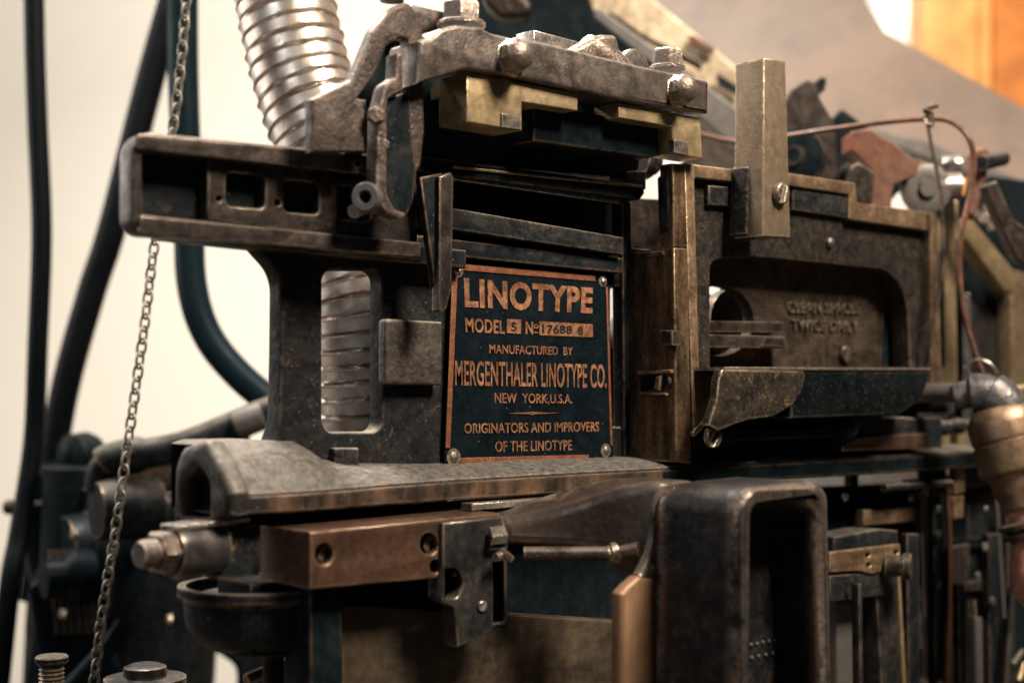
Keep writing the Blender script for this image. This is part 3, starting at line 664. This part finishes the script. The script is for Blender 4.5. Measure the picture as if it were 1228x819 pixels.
for (x0, x1, y0, yy, mm) in ((1088, 1102, 640, -.05, black), (1106, 1112, 590, -.03, bluest), (1150, 1158, 700, -.06, black), (1170, 1178, 740, -.05, greym), (1208, 1216, 600, -.03, bluest), (1020, 1030, 560, .01, black), (1186, 1200, 640, -.02, black), (1030, 1034, 700, -.09, bluest)):
    prism('link_bar', mm, O, [(x0, y0), (x1, y0), (x1+2, 850), (x0+2, 850)], yy, .008, .001)
for (y0, mm) in ((575, black), (648, dark), (700, bluest)):
    prism('cross_link', mm, O, [(1090, y0), (1225, y0-7), (1225, y0+5), (1090, y0+12)], -.012, .008, .001)
hp = [S(1098, 700, -.03)+Vector((.005*math.cos(i*.7), .005*math.sin(i*.7), -i*.00042)) for i in range(150)]
tube('coil_spring', graybr, O, hp, .0011, 6, smooth_path=False)
for x, y in ((1110, 590), (1180, 655), (1190, 720), (1172, 690), (1218, 640), (1218, 700), (1092, 596), (1012, 596), (1124, 700), (1124, 640)):
    slot_screw('slotted_screw', greym if x % 3 else bronze, O, S(x, y, -.024), .0042, .003, (x*y) % 3)
for (x0, y0, x1, y1, mm, r_) in ((1168, 720, 1176, 830, bronze, .0015), (1105, 640, 1108, 740, greym, .0016), (1195, 600, 1204, 740, greym, .002), (1060, 585, 1140, 580, black, .004), (1215, 700, 1206, 820, bluest, .003)):
    tube('thin_rod', mm, O, [S(x0, y0, -.035), S(x1, y1, -.035)], r_, 10)

# ================================================================== FOREGROUND YOKE
K = thing('iron_yoke', 'rounded black iron yoke with open recessed face, standing nearest the viewer', 'machine part', S(900, 1500, -.25))
YK = -.25
yk = prism('yoke_frame', fgblk, K, [(889, 588, 26), (985, 577, 30), (997, 590, 24), (1003, 900), (886, 940)], YK, 0.070, 0.0075,
      [[(898, 604, 16), (978, 600, 20), (988, 860), (900, 880)]], res=4)
prism('yoke_back', fgblk, K, [(880, 600), (985, 596), (990, 880), (880, 880)], YK+.035, 0.012, 0.001)
for (x0, y0, x1, y1, nn) in ((893, 774, 936, 766, 7), (893, 790, 926, 783, 5)):
    for i in range(nn):
        t = i/(nn-1)
        q = S(x0+(x1-x0)*t, y0+(y1-y0)*t, YK+.035)
        lathe('embossed_mark', greym, K, q, (0, -1, 0), domeprof(.0013, .0012), 8)
# curved arm joining the yoke
def ks(px, yt, yb, y, back): 
    a = S(px, yt, y); b_ = S(px, yb, y)
    return [a, b_, Vector((b_.x, b_.y+back, b_.z)), Vector((a.x, a.y+back, a.z))]
loft('yoke_arm', fgtop, K, [ks(604, 623, 652, -.075, .03), ks(650, 615, 654, -.09, .04), ks(700, 602, 656, -.11, .05), ks(740, 590, 660, -.135, .05), ks(770, 582, 668, -.15, .05), ks(796, 577, 690, -.16, .05), ks(840, 576, 720, -.165, .05)], bevel=.006)
tube('yoke_highlight', barm, K, [S(812, 586, -.175), S(796, 592, -.175), S(788, 606, -.175), S(786, 632, -.175), S(780, 662, -.175), S(766, 692, -.175)], [.0042]*50+[.0045]*1, 12)  # bright tube drawn as the S-shaped highlight on the yoke's back edge
prism('tan_pad', tan, K, [(745, 712, 4), (754, 702, 4), (768, 690, 8), (785, 694, 6), (790, 712), (795, 900), (745, 900)], -.18, .010, .003)
rod = tube('spring_rod', graybr, K, [S(628, 664, -.10), S(729, 664, -.135)], .0048, 16)
tube('rod_end', nutm, K, [S(729, 664, -.135), S(735, 663, -.137), S(745, 661, -.14), S(766, 656, -.15)], [.0055]*8+[.007]*8+[.004]*15, 16)

# ================================================================== DUCT
def corrugated(name, pts, rad, pitch, mat, label, cat):
    path = catmull(pts, 60)
    # even re-sampling
    L_ = [0]
    for a, b_ in zip(path, path[1:]): L_.append(L_[-1]+(b_-a).length)
    tot = L_[-1]; step = pitch/16; n = int(tot/step)
    P = []; j = 0
    for i in range(n+1):
        s = i*step
        while j < len(L_)-2 and L_[j+1] < s: j += 1
        f = (s-L_[j])/(L_[j+1]-L_[j]); P.append(path[j].lerp(path[j+1], f))
    bm = bmesh.new(); SEG = 96; rnd = [random.uniform(-1, 1) for _ in range(400)]
    def pf(ph, w):
        ph %= 1.0
        if ph < .70: return .0007*(1-ph/.70)+w*.0003
        if ph < .80: return -.0042*(ph-.70)/.10
        if ph < .88: return -.0042
        if ph < .94: return -.0042+.0070*(ph-.88)/.06
        return .0028-.0020*(ph-.94)/.06
    rings = []; u = None
    for i, p in enumerate(P):
        tn = (P[min(i+1, len(P)-1)]-P[max(i-1, 0)]).normalized()
        u = (F-tn*tn.dot(F)).normalized() if u is None else (u-tn*tn.dot(u)).normalized()
        v = tn.cross(u); row = []
        for k in range(SEG):
            a_ = 2*PI*k/SEG
            ph = i/16+.5*k/SEG*0+.10*math.sin(a_+.6)+.04*rnd[int(i/16) % 400]
            w = math.sin(a_*3+rnd[(i//16) % 400]*6)
            r_ = rad+pf(ph, w)+.0006*math.sin(a_*2+i*.013)
            row.append(bm.verts.new(p+u*r_*math.cos(a_)+v*r_*math.sin(a_)))
        rings.append(row)
    for A_, B_ in zip(rings, rings[1:]):
        for k in range(SEG): bm.faces.new((A_[k], A_[(k+1) % SEG], B_[(k+1) % SEG], B_[k]))
    o = bmesh_obj(name, bm, mat, None, wn=False)
    tag(o, label, cat); return o
corrugated('flexible_duct', [D(325, -120, 1.25), D(338, -20, 1.24), D(362, 90, 1.23), D(392, 180, 1.22), D(418, 270, 1.21), D(436, 360, 1.20), D(443, 450, 1.20), D(446, 540, 1.20), D(447, 620, 1.2)],
           .0425, .0138, duct, 'corrugated metal duct curving down behind the slotted arm', 'duct')

# ================================================================== LEFT BACKGROUND
o = tube('hanging_cable', rubber, None, [D(40, -60, 1.62), D(42, 60, 1.62), D(45, 150, 1.62), D(50, 280, 1.62), D(45, 420, 1.62), D(40, 530, 1.62), D(23, 640, 1.6), D(12, 700, 1.58), D(-4, 850, 1.57)], .0115, 20)
tag(o, 'thick black cable hanging at the far left edge', 'cable')
o = tube('drive_belt', rubber, None, [D(222, -50, 1.75), D(181, 93, 1.75), D(135, 272, 1.75), D(110, 350, 1.75), D(80, 458, 1.75), D(62, 560, 1.75), D(40, 720, 1.75)], .0175, 20)
tag(o, 'straight black rod slanting down between the far left cable and the chain', 'rod')
o = tube('bent_pipe', pipem, None, [D(219, -60, 1.5), D(220, 100, 1.5), D(226, 250, 1.5), D(230, 340, 1.5), D(248, 400, 1.5), D(285, 448, 1.5), D(340, 495, 1.5)], .0160, 24)
tag(o, 'blue black pipe bending right behind the chain', 'pipe')
# chain
ch = thing('hanging_chain', 'thin steel chain hanging in front of the bent pipe and behind the arm', 'chain', D(110, 819, 1.22))
path = catmull([D(226, -60, 1.22), D(222, 20, 1.22), D(212, 120, 1.22), D(195, 230, 1.22), D(183, 310, 1.22), D(172, 400, 1.21), D(155, 520, 1.2), D(138, 640, 1.19), D(122, 740, 1.18), D(108, 860, 1.17)], 40)
L_ = [0]
for a, b_ in zip(path, path[1:]): L_.append(L_[-1]+(b_-a).length)
s = 0; j = 0; k = 0; pitch = .0108
bm = bmesh.new()
while s < L_[-1]-.02:
    while L_[j+1] < s: j += 1
    p = path[j].lerp(path[j+1], (s-L_[j])/(L_[j+1]-L_[j])); tn = (path[j+1]-path[j]).normalized()
    side = R if k % 2 == 0 else (F*.8+R*.55).normalized()
    side = (side-tn*side.dot(tn)).normalized()
    pts = []
    for i in range(16):
        a = 2*PI*i/16
        pts.append(p+side*.0036*math.cos(a)+tn*.0076*math.sin(a)*(1 if abs(math.sin(a)) < 2 else 1))
    pts.append(pts[0]); 
    rings = []
    nrm = tn.cross(side)
    for i in range(16):
        d = (pts[(i+1) % 16]-pts[i-1]).normalized(); u = d.cross(nrm)
        rings.append([bm.verts.new(pts[i]+(u*math.cos(2*PI*q/7)+nrm*math.sin(2*PI*q/7))*.00125) for q in range(7)])
    for i in range(16):
        A = rings[i]; B = rings[(i+1) % 16]
        for q in range(7): bm.faces.new((A[q], A[(q+1) % 7], B[(q+1) % 7], B[q]))
    s += pitch; k += 1
bmesh_obj('chain_links', bm, chainm, ch)

# motor-like black machinery, lower left
Q = thing('drive_motor', 'black and teal drive machinery with round hub, out of focus at lower left', 'machinery', D(150, 1400, 1.6))
def dl(name, mat, px, py, t, axis, prof, seg=36): return lathe(name, mat, Q, D(px, py, t), axis, prof, seg)
AX = (F*-.55+R*-.83)
dl('motor_drum', dark, 215, 660, 1.62, AX, [(0, -.02), (.092, -.02), (.1, 0), (.1, .09), (.09, .105), (.05, .108), (.045, .13), (0, .13)])
dl('motor_drum', teal, 160, 770, 1.68, AX, [(0, 0), (.12, 0), (.12, .08), (.1, .1), (0, .1)])
dl('hub', dark, 112, 548, 1.66, (-F*.8-R*.6), [(0, 0), (.026, 0), (.03, .01), (.028, .03), (.02, .036), (0, .038)])
dl('bearing', teal, 110, 690, 1.5, AX, [(0, 0), (.028, 0), (.03, .02), (.02, .03), (.02, .05), (0, .052)])
dl('bearing', black, 155, 610, 1.45, AX, [(0, -.03), (.03, -.03), (.032, .02), (.028, .034), (0, .036)])
for x, y, t in ((92, 640, 1.47), (140, 655, 1.42), (78, 735, 1.48), (205, 742, 1.5), (250, 690, 1.5), (180, 600, 1.44)):
    dl('motor_bolt', nutm, x, y, t, AX, [(0, 0), (.006, 0), (.006, .004), (.004, .006), (0, .006)], 6)
for k in range(6):
    tube('cooling_rib', dark, Q, [D(60+k*9, 660, 1.5), D(64+k*9, 700, 1.49), D(70+k*9, 760, 1.5)], .0035, 8)
tube('lever_arm', black, Q, [D(116, 590, 1.45), D(124, 560, 1.45), D(150, 548, 1.45), D(220, 535, 1.45), D(300, 503, 1.45), D(330, 492, 1.45)], [.014]*12+[.019]*12+[.016]*27, 18)
loft('lever_plate', black, Q, [[D(120, 550, 1.5), D(130, 590, 1.5), D(140, 600, 1.5), D(125, 545, 1.5)], [D(300, 520, 1.5), D(300, 568, 1.5), D(300, 575, 1.5), D(300, 515, 1.5)]])
lathe('lever_tip', greym, Q, D(283, 508, 1.44), (R*.95+Z*.3), [(0, 0), (.014, 0), (.015, .004), (.015, .03), (0, .03)], 24)
tube('cross_rod', black, Q, [D(8, 608, 1.66), D(110, 600, 1.66), D(190, 590, 1.66)], .004, 14)
lathe('rod_knob', black, Q, D(14, 608, 1.66), -R, domeprof(.009, .01), 16)
def qslab(name, mat, pts, t, th, bev=.01):
    f = [D(p[0], p[1], t) for p in pts]
    return loft(name, mat, Q, [f, [q+F*th for q in f]], bevel=bev)
qslab('motor_housing', dark, [(60, 620), (110, 590), (330, 596), (420, 640), (420, 900), (282, 900), (282, 800), (240, 770), (232, 900), (20, 900), (30, 700)], 1.78, .12)
qslab('motor_rib', teal, [(30, 700), (52, 690), (130, 760), (190, 900), (60, 900)], 1.5, .04)
qslab('motor_rib', teal, [(140, 770), (190, 740), (206, 750), (170, 800), (120, 860), (90, 860)], 1.52, .02)
qslab('motor_rib', dark, [(200, 598), (300, 590), (330, 640), (215, 650)], 1.55, .05)
tube('cast_leg', teal, Q, [D(60, 560, 1.7), D(70, 680, 1.72), D(110, 760, 1.72), D(200, 830, 1.72)], .035, 20)
tube('cast_leg', black, Q, [D(300, 600, 1.55), D(230, 640, 1.55), D(200, 720, 1.55), D(190, 900, 1.55)], .055, 20)
tube('cast_leg', dark, Q, [D(95, 560, 1.6), D(90, 700, 1.6), D(60, 900, 1.6)], .04, 20)
tube('cast_leg', teal, Q, [D(80, 830, 1.45), D(130, 775, 1.45), D(150, 745, 1.45)], .010, 20)
tube('cast_leg', dark, Q, [D(190, 620, 1.5), D(300, 600, 1.52), D(420, 620, 1.55)], .022, 20)
tube('cast_leg', dark, Q, [D(220, 740, 1.6), D(330, 700, 1.6), D(420, 720, 1.6)], .05, 20)

# ================================================================== TOP RIGHT BACKGROUND
A = thing('type_magazine', 'big slanting brown type magazine with brass slotted edge rail, blurred at upper right', 'magazine', D(1000, 300, 1.9))
def slab(name, mat, parent, pts, t, th, label=None, bev=.003, slope=0.0):
    # a slab that leans back: farther at the top of the picture
    f = [D(p[0], p[1], t+slope*(260-p[1])/260.0) for p in pts]
    return loft(name, mat, parent, [f, [q+F*th for q in f]], label, bevel=bev)
slab('magazine_plate', magm, A, [(690, -90), (985, -90), (1040, 2), (1062, 38), (1112, 65), (1300, 168), (1300, 262), (1110, 176), (985, 190), (860, 130), (760, 50)], 2.0, .05, slope=.35)
slab('edge_strip', greym, A, [(1045, 152), (1110, 168), (1300, 245), (1300, 262), (1110, 190), (1045, 168)], 1.86, .03)
slab('slotted_rail', railm, A, [(640, -60), (735, -40), (905, 98), (905, 165), (870, 150), (700, 22)], 1.75, .02)
slab('rail_slot', redbr, A, [(826, 43), (832, 42), (857, 58), (857, 64), (850, 62), (828, 50)], 1.735, .01, bev=.001)
slab('dark_groove', dark, A, [(730, 12), (770, 40), (842, 76), (842, 84), (800, 62), (735, 24)], 1.73, .01, bev=.001)
slab('dark_groove', dark, A, [(860, 88), (890, 106), (890, 116), (862, 102)], 1.73, .01, bev=.001)
slab('lower_rail', greym, A, [(690, 10), (720, 10), (900, 140), (900, 190), (860, 160)], 1.68, .02)

B = thing('rear_cam_gear', 'blurred dark cams, red brown block and rollers between the wire and magazine', 'machinery', D(1000, 500, 1.6))
slab('dark_housing', dark, B, [(560, -60), (690, -60), (715, 20), (815, 100), (780, 120), (560, 80)], 1.62, .05)
slab('top_casting', graybr, B, [(575, -10), (625, -12), (640, 8), (632, 20), (600, 22), (585, 8)], 1.5, .03, bev=.008)
slab('cam_plate', graybr, B, [(940, 130), (950, 105), (970, 93), (978, 98), (985, 120), (1003, 150), (1006, 215), (940, 230)], 1.5, .02, bev=.004)
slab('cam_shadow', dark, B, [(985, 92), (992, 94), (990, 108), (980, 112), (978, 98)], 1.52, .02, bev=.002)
slab('dark_gap', dark, B, [(940, 200), (1010, 130), (1050, 160), (1110, 200), (1060, 250), (940, 230)], 1.62, .02)
slab('red_block', redbr, B, [(1020, 158), (1042, 154), (1068, 168), (1102, 196), (1100, 210), (1072, 222), (1068, 258), (1035, 250), (1046, 205), (1020, 180)], 1.42, .04, bev=.002)
slab('grey_tab', graybr, B, [(1020, 200), (1030, 194), (1050, 206), (1046, 250), (1018, 250)], 1.40, .02, bev=.003)
slab('rear_plate', graybr, B, [(806, 130), (880, 150), (960, 150), (960, 240), (818, 215), (818, 190)], 1.95, .02)
lathe('roller', greym, B, D(1108, 228, 1.46), (-F), [(0, 0), (.025, 0), (.025, .012), (.018, .014), (.01, .013), (.009, .018), (0, .018)], 32)
lathe('shiny_roller', steel, B, D(1150, 224, 1.46), (-R), [(0, 0), (.014, 0), (.014, .026), (.010, .028), (.010, .036), (0, .036)], 28)
lathe('shiny_roller', steel, B, D(1150, 198, 1.56), (-R), [(0, 0), (.010, 0), (.010, .02), (0, .02)], 28)
slab('support_plate', railm, B, [(1118, 232), (1150, 240), (1150, 290), (1118, 280)], 1.5, .02)
prv = slab('hinge_bracket', redbr, B, [(1166, 182), (1178, 174), (1188, 180), (1184, 215), (1170, 262), (1158, 256), (1166, 215)], 1.44, .02, bev=.004)
tube('hinge_pin', black, B, [D(1176, 196, 1.43), D(1203, 190, 1.46)], .008, 14)
slab('side_lever', graybr, B, [(1180, 222), (1196, 216), (1216, 262), (1240, 280), (1240, 325), (1218, 310), (1196, 262)], 1.38, .02, bev=.003)
slab('dark_backing', dark, B, [(1185, 210), (1300, 225), (1300, 600), (1150, 600), (1150, 270)], 1.7, .02)
slab('dark_lever', dark, B, [(1046, 172), (1062, 166), (1104, 208), (1092, 216)], 1.50, .02)
slab('dark_lever', bluest, B, [(1128, 196), (1146, 188), (1152, 210), (1130, 216)], 1.52, .02)
slab('dark_lever', dark, B, [(1138, 236), (1166, 232), (1170, 262), (1142, 262)], 1.53, .02)
tube('cam_shaft', graybr, B, [D(985, 235, 1.52), D(1015, 205, 1.50), D(1040, 196, 1.46)], .006, 12)
lathe('cam_wheel', dark, B, D(956, 190, 1.46), (-F-R*.4), [(0, 0), (.030, 0), (.030, .012), (.022, .014), (.01, .014), (.009, .022), (0, .022)], 32)
for i, (x, y) in enumerate(((1178, 262), (1190, 270), (1165, 255), (1184, 250))):
    lathe('small_nut', steel if i % 2 else nutm, B, D(x, y, 1.45), (-F), hexprof(.007, .006), 6)

# wooden cabinet, window
wd = wallbox('wooden_cabinet', wood1, 2.9, 1108, 1196, -300, 1200, .3)
lt = wallbox('trim_board', MATS['light_orange_wood'], 2.87, 1176, 1194, -300, 1200, .03); lt.parent = wd; lt.location = lt.location-wd.location
tag(wd, 'light orange varnished wooden panel beside the bright window', 'cabinet')
wd = wallbox('wooden_cabinet', wood2, 2.84, 1194, 1500, -300, 1200, .4)
tag(wd, 'deep orange wooden panel at the top right corner', 'cabinet')
win = wallbox('window_panel', mk('white_window', (.9, .88, .86), (.88, .86, .84), 0, .8, ns=2, bump=0), 3.0, 1040, 1108, -300, 300, .02)  # plain white board, the window's brightness is put into its colour
tag(win, 'bright white panel standing in for the window at the upper right beside light orange wood', 'window')
dk = wallbox('dark_cabinet', dark, 2.95, 985, 1036, -300, 6, .02); tag(dk, 'dark box edge peeking above the magazine at the top', 'box')

# ================================================================== WIRES
o = tube('lamp_cord', wire1, None, [D(780, 150, 1.470), D(838, 161, 1.450), D(885, 170, 1.440), D(945, 163, 1.390), D(1000, 155, 1.360), D(1060, 147, 1.340), D(1112, 143, 1.330), D(1140, 146, 1.320), D(1161, 165, 1.310), D(1168, 195, 1.310), D(1163, 235, 1.310), D(1153, 280, 1.310), D(1151, 330, 1.310), D(1157, 380, 1.310), D(1173, 433, 1.310), D(1182, 458, 1.310)], .0026, 12)
tag(o, 'brown flexible wire looping from the square post down to the lamp holder', 'cord')
o = tube('tie_wire', black, None, [D(1118, 126, 1.320), D(1112, 140, 1.320), D(1118, 180, 1.320), D(1128, 230, 1.320), D(1131, 290, 1.320), D(1128, 340, 1.320), D(1117, 400, 1.320), D(1110, 445, 1.330)], .0018, 10)
tag(o, 'thin dark wire hanging from the knot, left of the looping cord', 'wire')
bm = bmesh.new()
sweep_bm(bm, catmull([D(1108, 135, 1.315), D(1114, 130, 1.310), D(1124, 127, 1.312)], 6), .0022, 10)
sweep_bm(bm, catmull([D(1108, 138, 1.320), D(1113, 150, 1.310), D(1118, 149, 1.310), D(1117, 136, 1.310), D(1111, 132, 1.310)], 6), .002, 10)
o = bmesh_obj('wire_knot', bm, black); tag(o, 'small black knot tying the two wires together', 'knot')

# ================================================================== LAMP
W = thing('work_lamp', 'old brass lamp holder on a grey tube with pink glass bulb at the right edge', 'lamp', D(1190, 560, 1.290))
tube('lamp_arm', greym, W, [D(1075, 472, 1.350), D(1148, 471, 1.310), D(1170, 474, 1.300)], .0095, 18)
tube('lamp_arm', graybr, W, [D(1075, 486, 1.390), D(1140, 487, 1.350)], .007, 14)
tube('lamp_elbow', elbm, W, [D(1146, 476, 1.305), D(1165, 472, 1.300), D(1185, 473, 1.295), D(1200, 484, 1.290), D(1208, 500, 1.290)], [.013]*10+[.0185]*12+[.0215]*10+[.022]*9, 24)
tube('lamp_arm', brass, W, [D(1200, 470, 1.340), D(1260, 462, 1.360)], .005, 14)
pts = catmull([D(1158, 440, 1.300), D(1168, 432, 1.295), D(1184, 434, 1.290), D(1195, 446, 1.290), D(1190, 455, 1.310), D(1165, 450, 1.320), D(1158, 440, 1.300)], 6)
bm = bmesh.new(); sweep_bm(bm, pts, .0017, 8); bmesh_obj('wire_ring', bm, steel, W)
ax = (D(1243, 640, 1.275)-D(1196, 486, 1.295)); ln = ax.length; ax.normalize()
b0 = D(1196, 484, 1.295)
lathe('lamp_socket', sockm, W, b0, ax, [(0, 0), (.018, 0), (.026, .005), (.031, .013), (.0325, .020), (.0325, .0325), (.0312, .0335), (.0312, .036), (.0335, .037), (.0335, .060), (.0325, .063), (.0272, .066), (.0262, .070), (.0262, .082), (.0245, .085), (.0245, .096), (0, .096)], 64)
lathe('socket_collar', graybr, W, b0+ax*.10775, ax, [(0.0000, 0.0000), (0.0281, 0.0000), (0.0310, 0.0023), (0.0310, 0.0059), (0.0257, 0.0070), (0.0257, 0.0105), (0.0298, 0.0117), (0.0298, 0.0152), (0.0234, 0.0164), (0.0000, 0.0164)], 48)
lathe('bulb', bulbm, W, b0+ax*.092, ax, [(0.0000, 0.0000), (0.0199, 0.0000), (0.0205, 0.0140), (0.0246, 0.0351), (0.0328, 0.0585), (0.0351, 0.0760), (0.0257, 0.0994), (0.0000, 0.1076)], 36)

# ================================================================== LIGHTS
def area(name, loc, target, size, power, col, sy=None):
    l = bpy.data.lights.new(name, 'AREA'); l.energy = power; l.size = size; l.color = col
    if sy: l.shape = 'RECTANGLE'; l.size_y = sy
    o = bpy.data.objects.new(name, l); C.objects.link(o); o.location = loc
    o.rotation_euler = (Vector(target)-Vector(loc)).to_track_quat('-Z', 'Y').to_euler()
    return o
ctr = Vector((0, 0, HZ))
area('key_light', ctr + R*.95 - F*.75 + Z*1.5, ctr, .5, 95, (1.0, .88, .72), .5)  # added key light, placed to make the front faces shine
area('top_lamp', ctr + F*.45 - R*.5 + Z*1.4, ctr+Z*-.05, .45, 80, (1.0, .91, .80), .45)
area('left_window', ctr - R*1.5 + F*.5 + Z*.55, ctr+F*.2, .8, 17, (1.0, .95, .88), 1.0)
area('left_front_fill', ctr - R*.9 - F*1.2 + Z*.7, ctr, .5, 4.0, (.96, .98, 1.0), .5)  # added fill light for the faces that look left
area('wall_fill', D(640, -900, 2.2), D(420, 250, 3.3), 1.2, 26, (1.0, .95, .87), 1.2)  # separate light added to brighten the cream wall
area('rear_lamp', D(1150, -700, 2.0), D(1080, 60, 2.6), .8, 9, (1.0, .93, .82), .8)

wl = bpy.data.worlds.new('World'); scn.world = wl; wl.use_nodes = True
bg = wl.node_tree.nodes['Background']; bg.inputs[0].default_value = (.10, .30, .38, 1); bg.inputs[1].default_value = 0.025

# ================================================================== CAMERA
cd = bpy.data.cameras.new('camera'); co = bpy.data.objects.new('camera', cd); C.objects.link(co)
co.location = CAM; co.rotation_euler = (PI/2, 0, math.atan2(-F.x, F.y))
cd.sensor_width = 36; cd.lens = FP/1228*36; cd.shift_y = (HY-409.5)/1228
cd.clip_start = .02; cd.clip_end = 100
cd.dof.use_dof = True; cd.dof.focus_distance = 1.035; cd.dof.aperture_fstop = 3.8
scn.camera = co
scn.render.engine = 'CYCLES'
scn.view_settings.view_transform = 'Standard'; scn.view_settings.look = 'None'
scn.view_settings.exposure = 0.12; scn.view_settings.gamma = 1
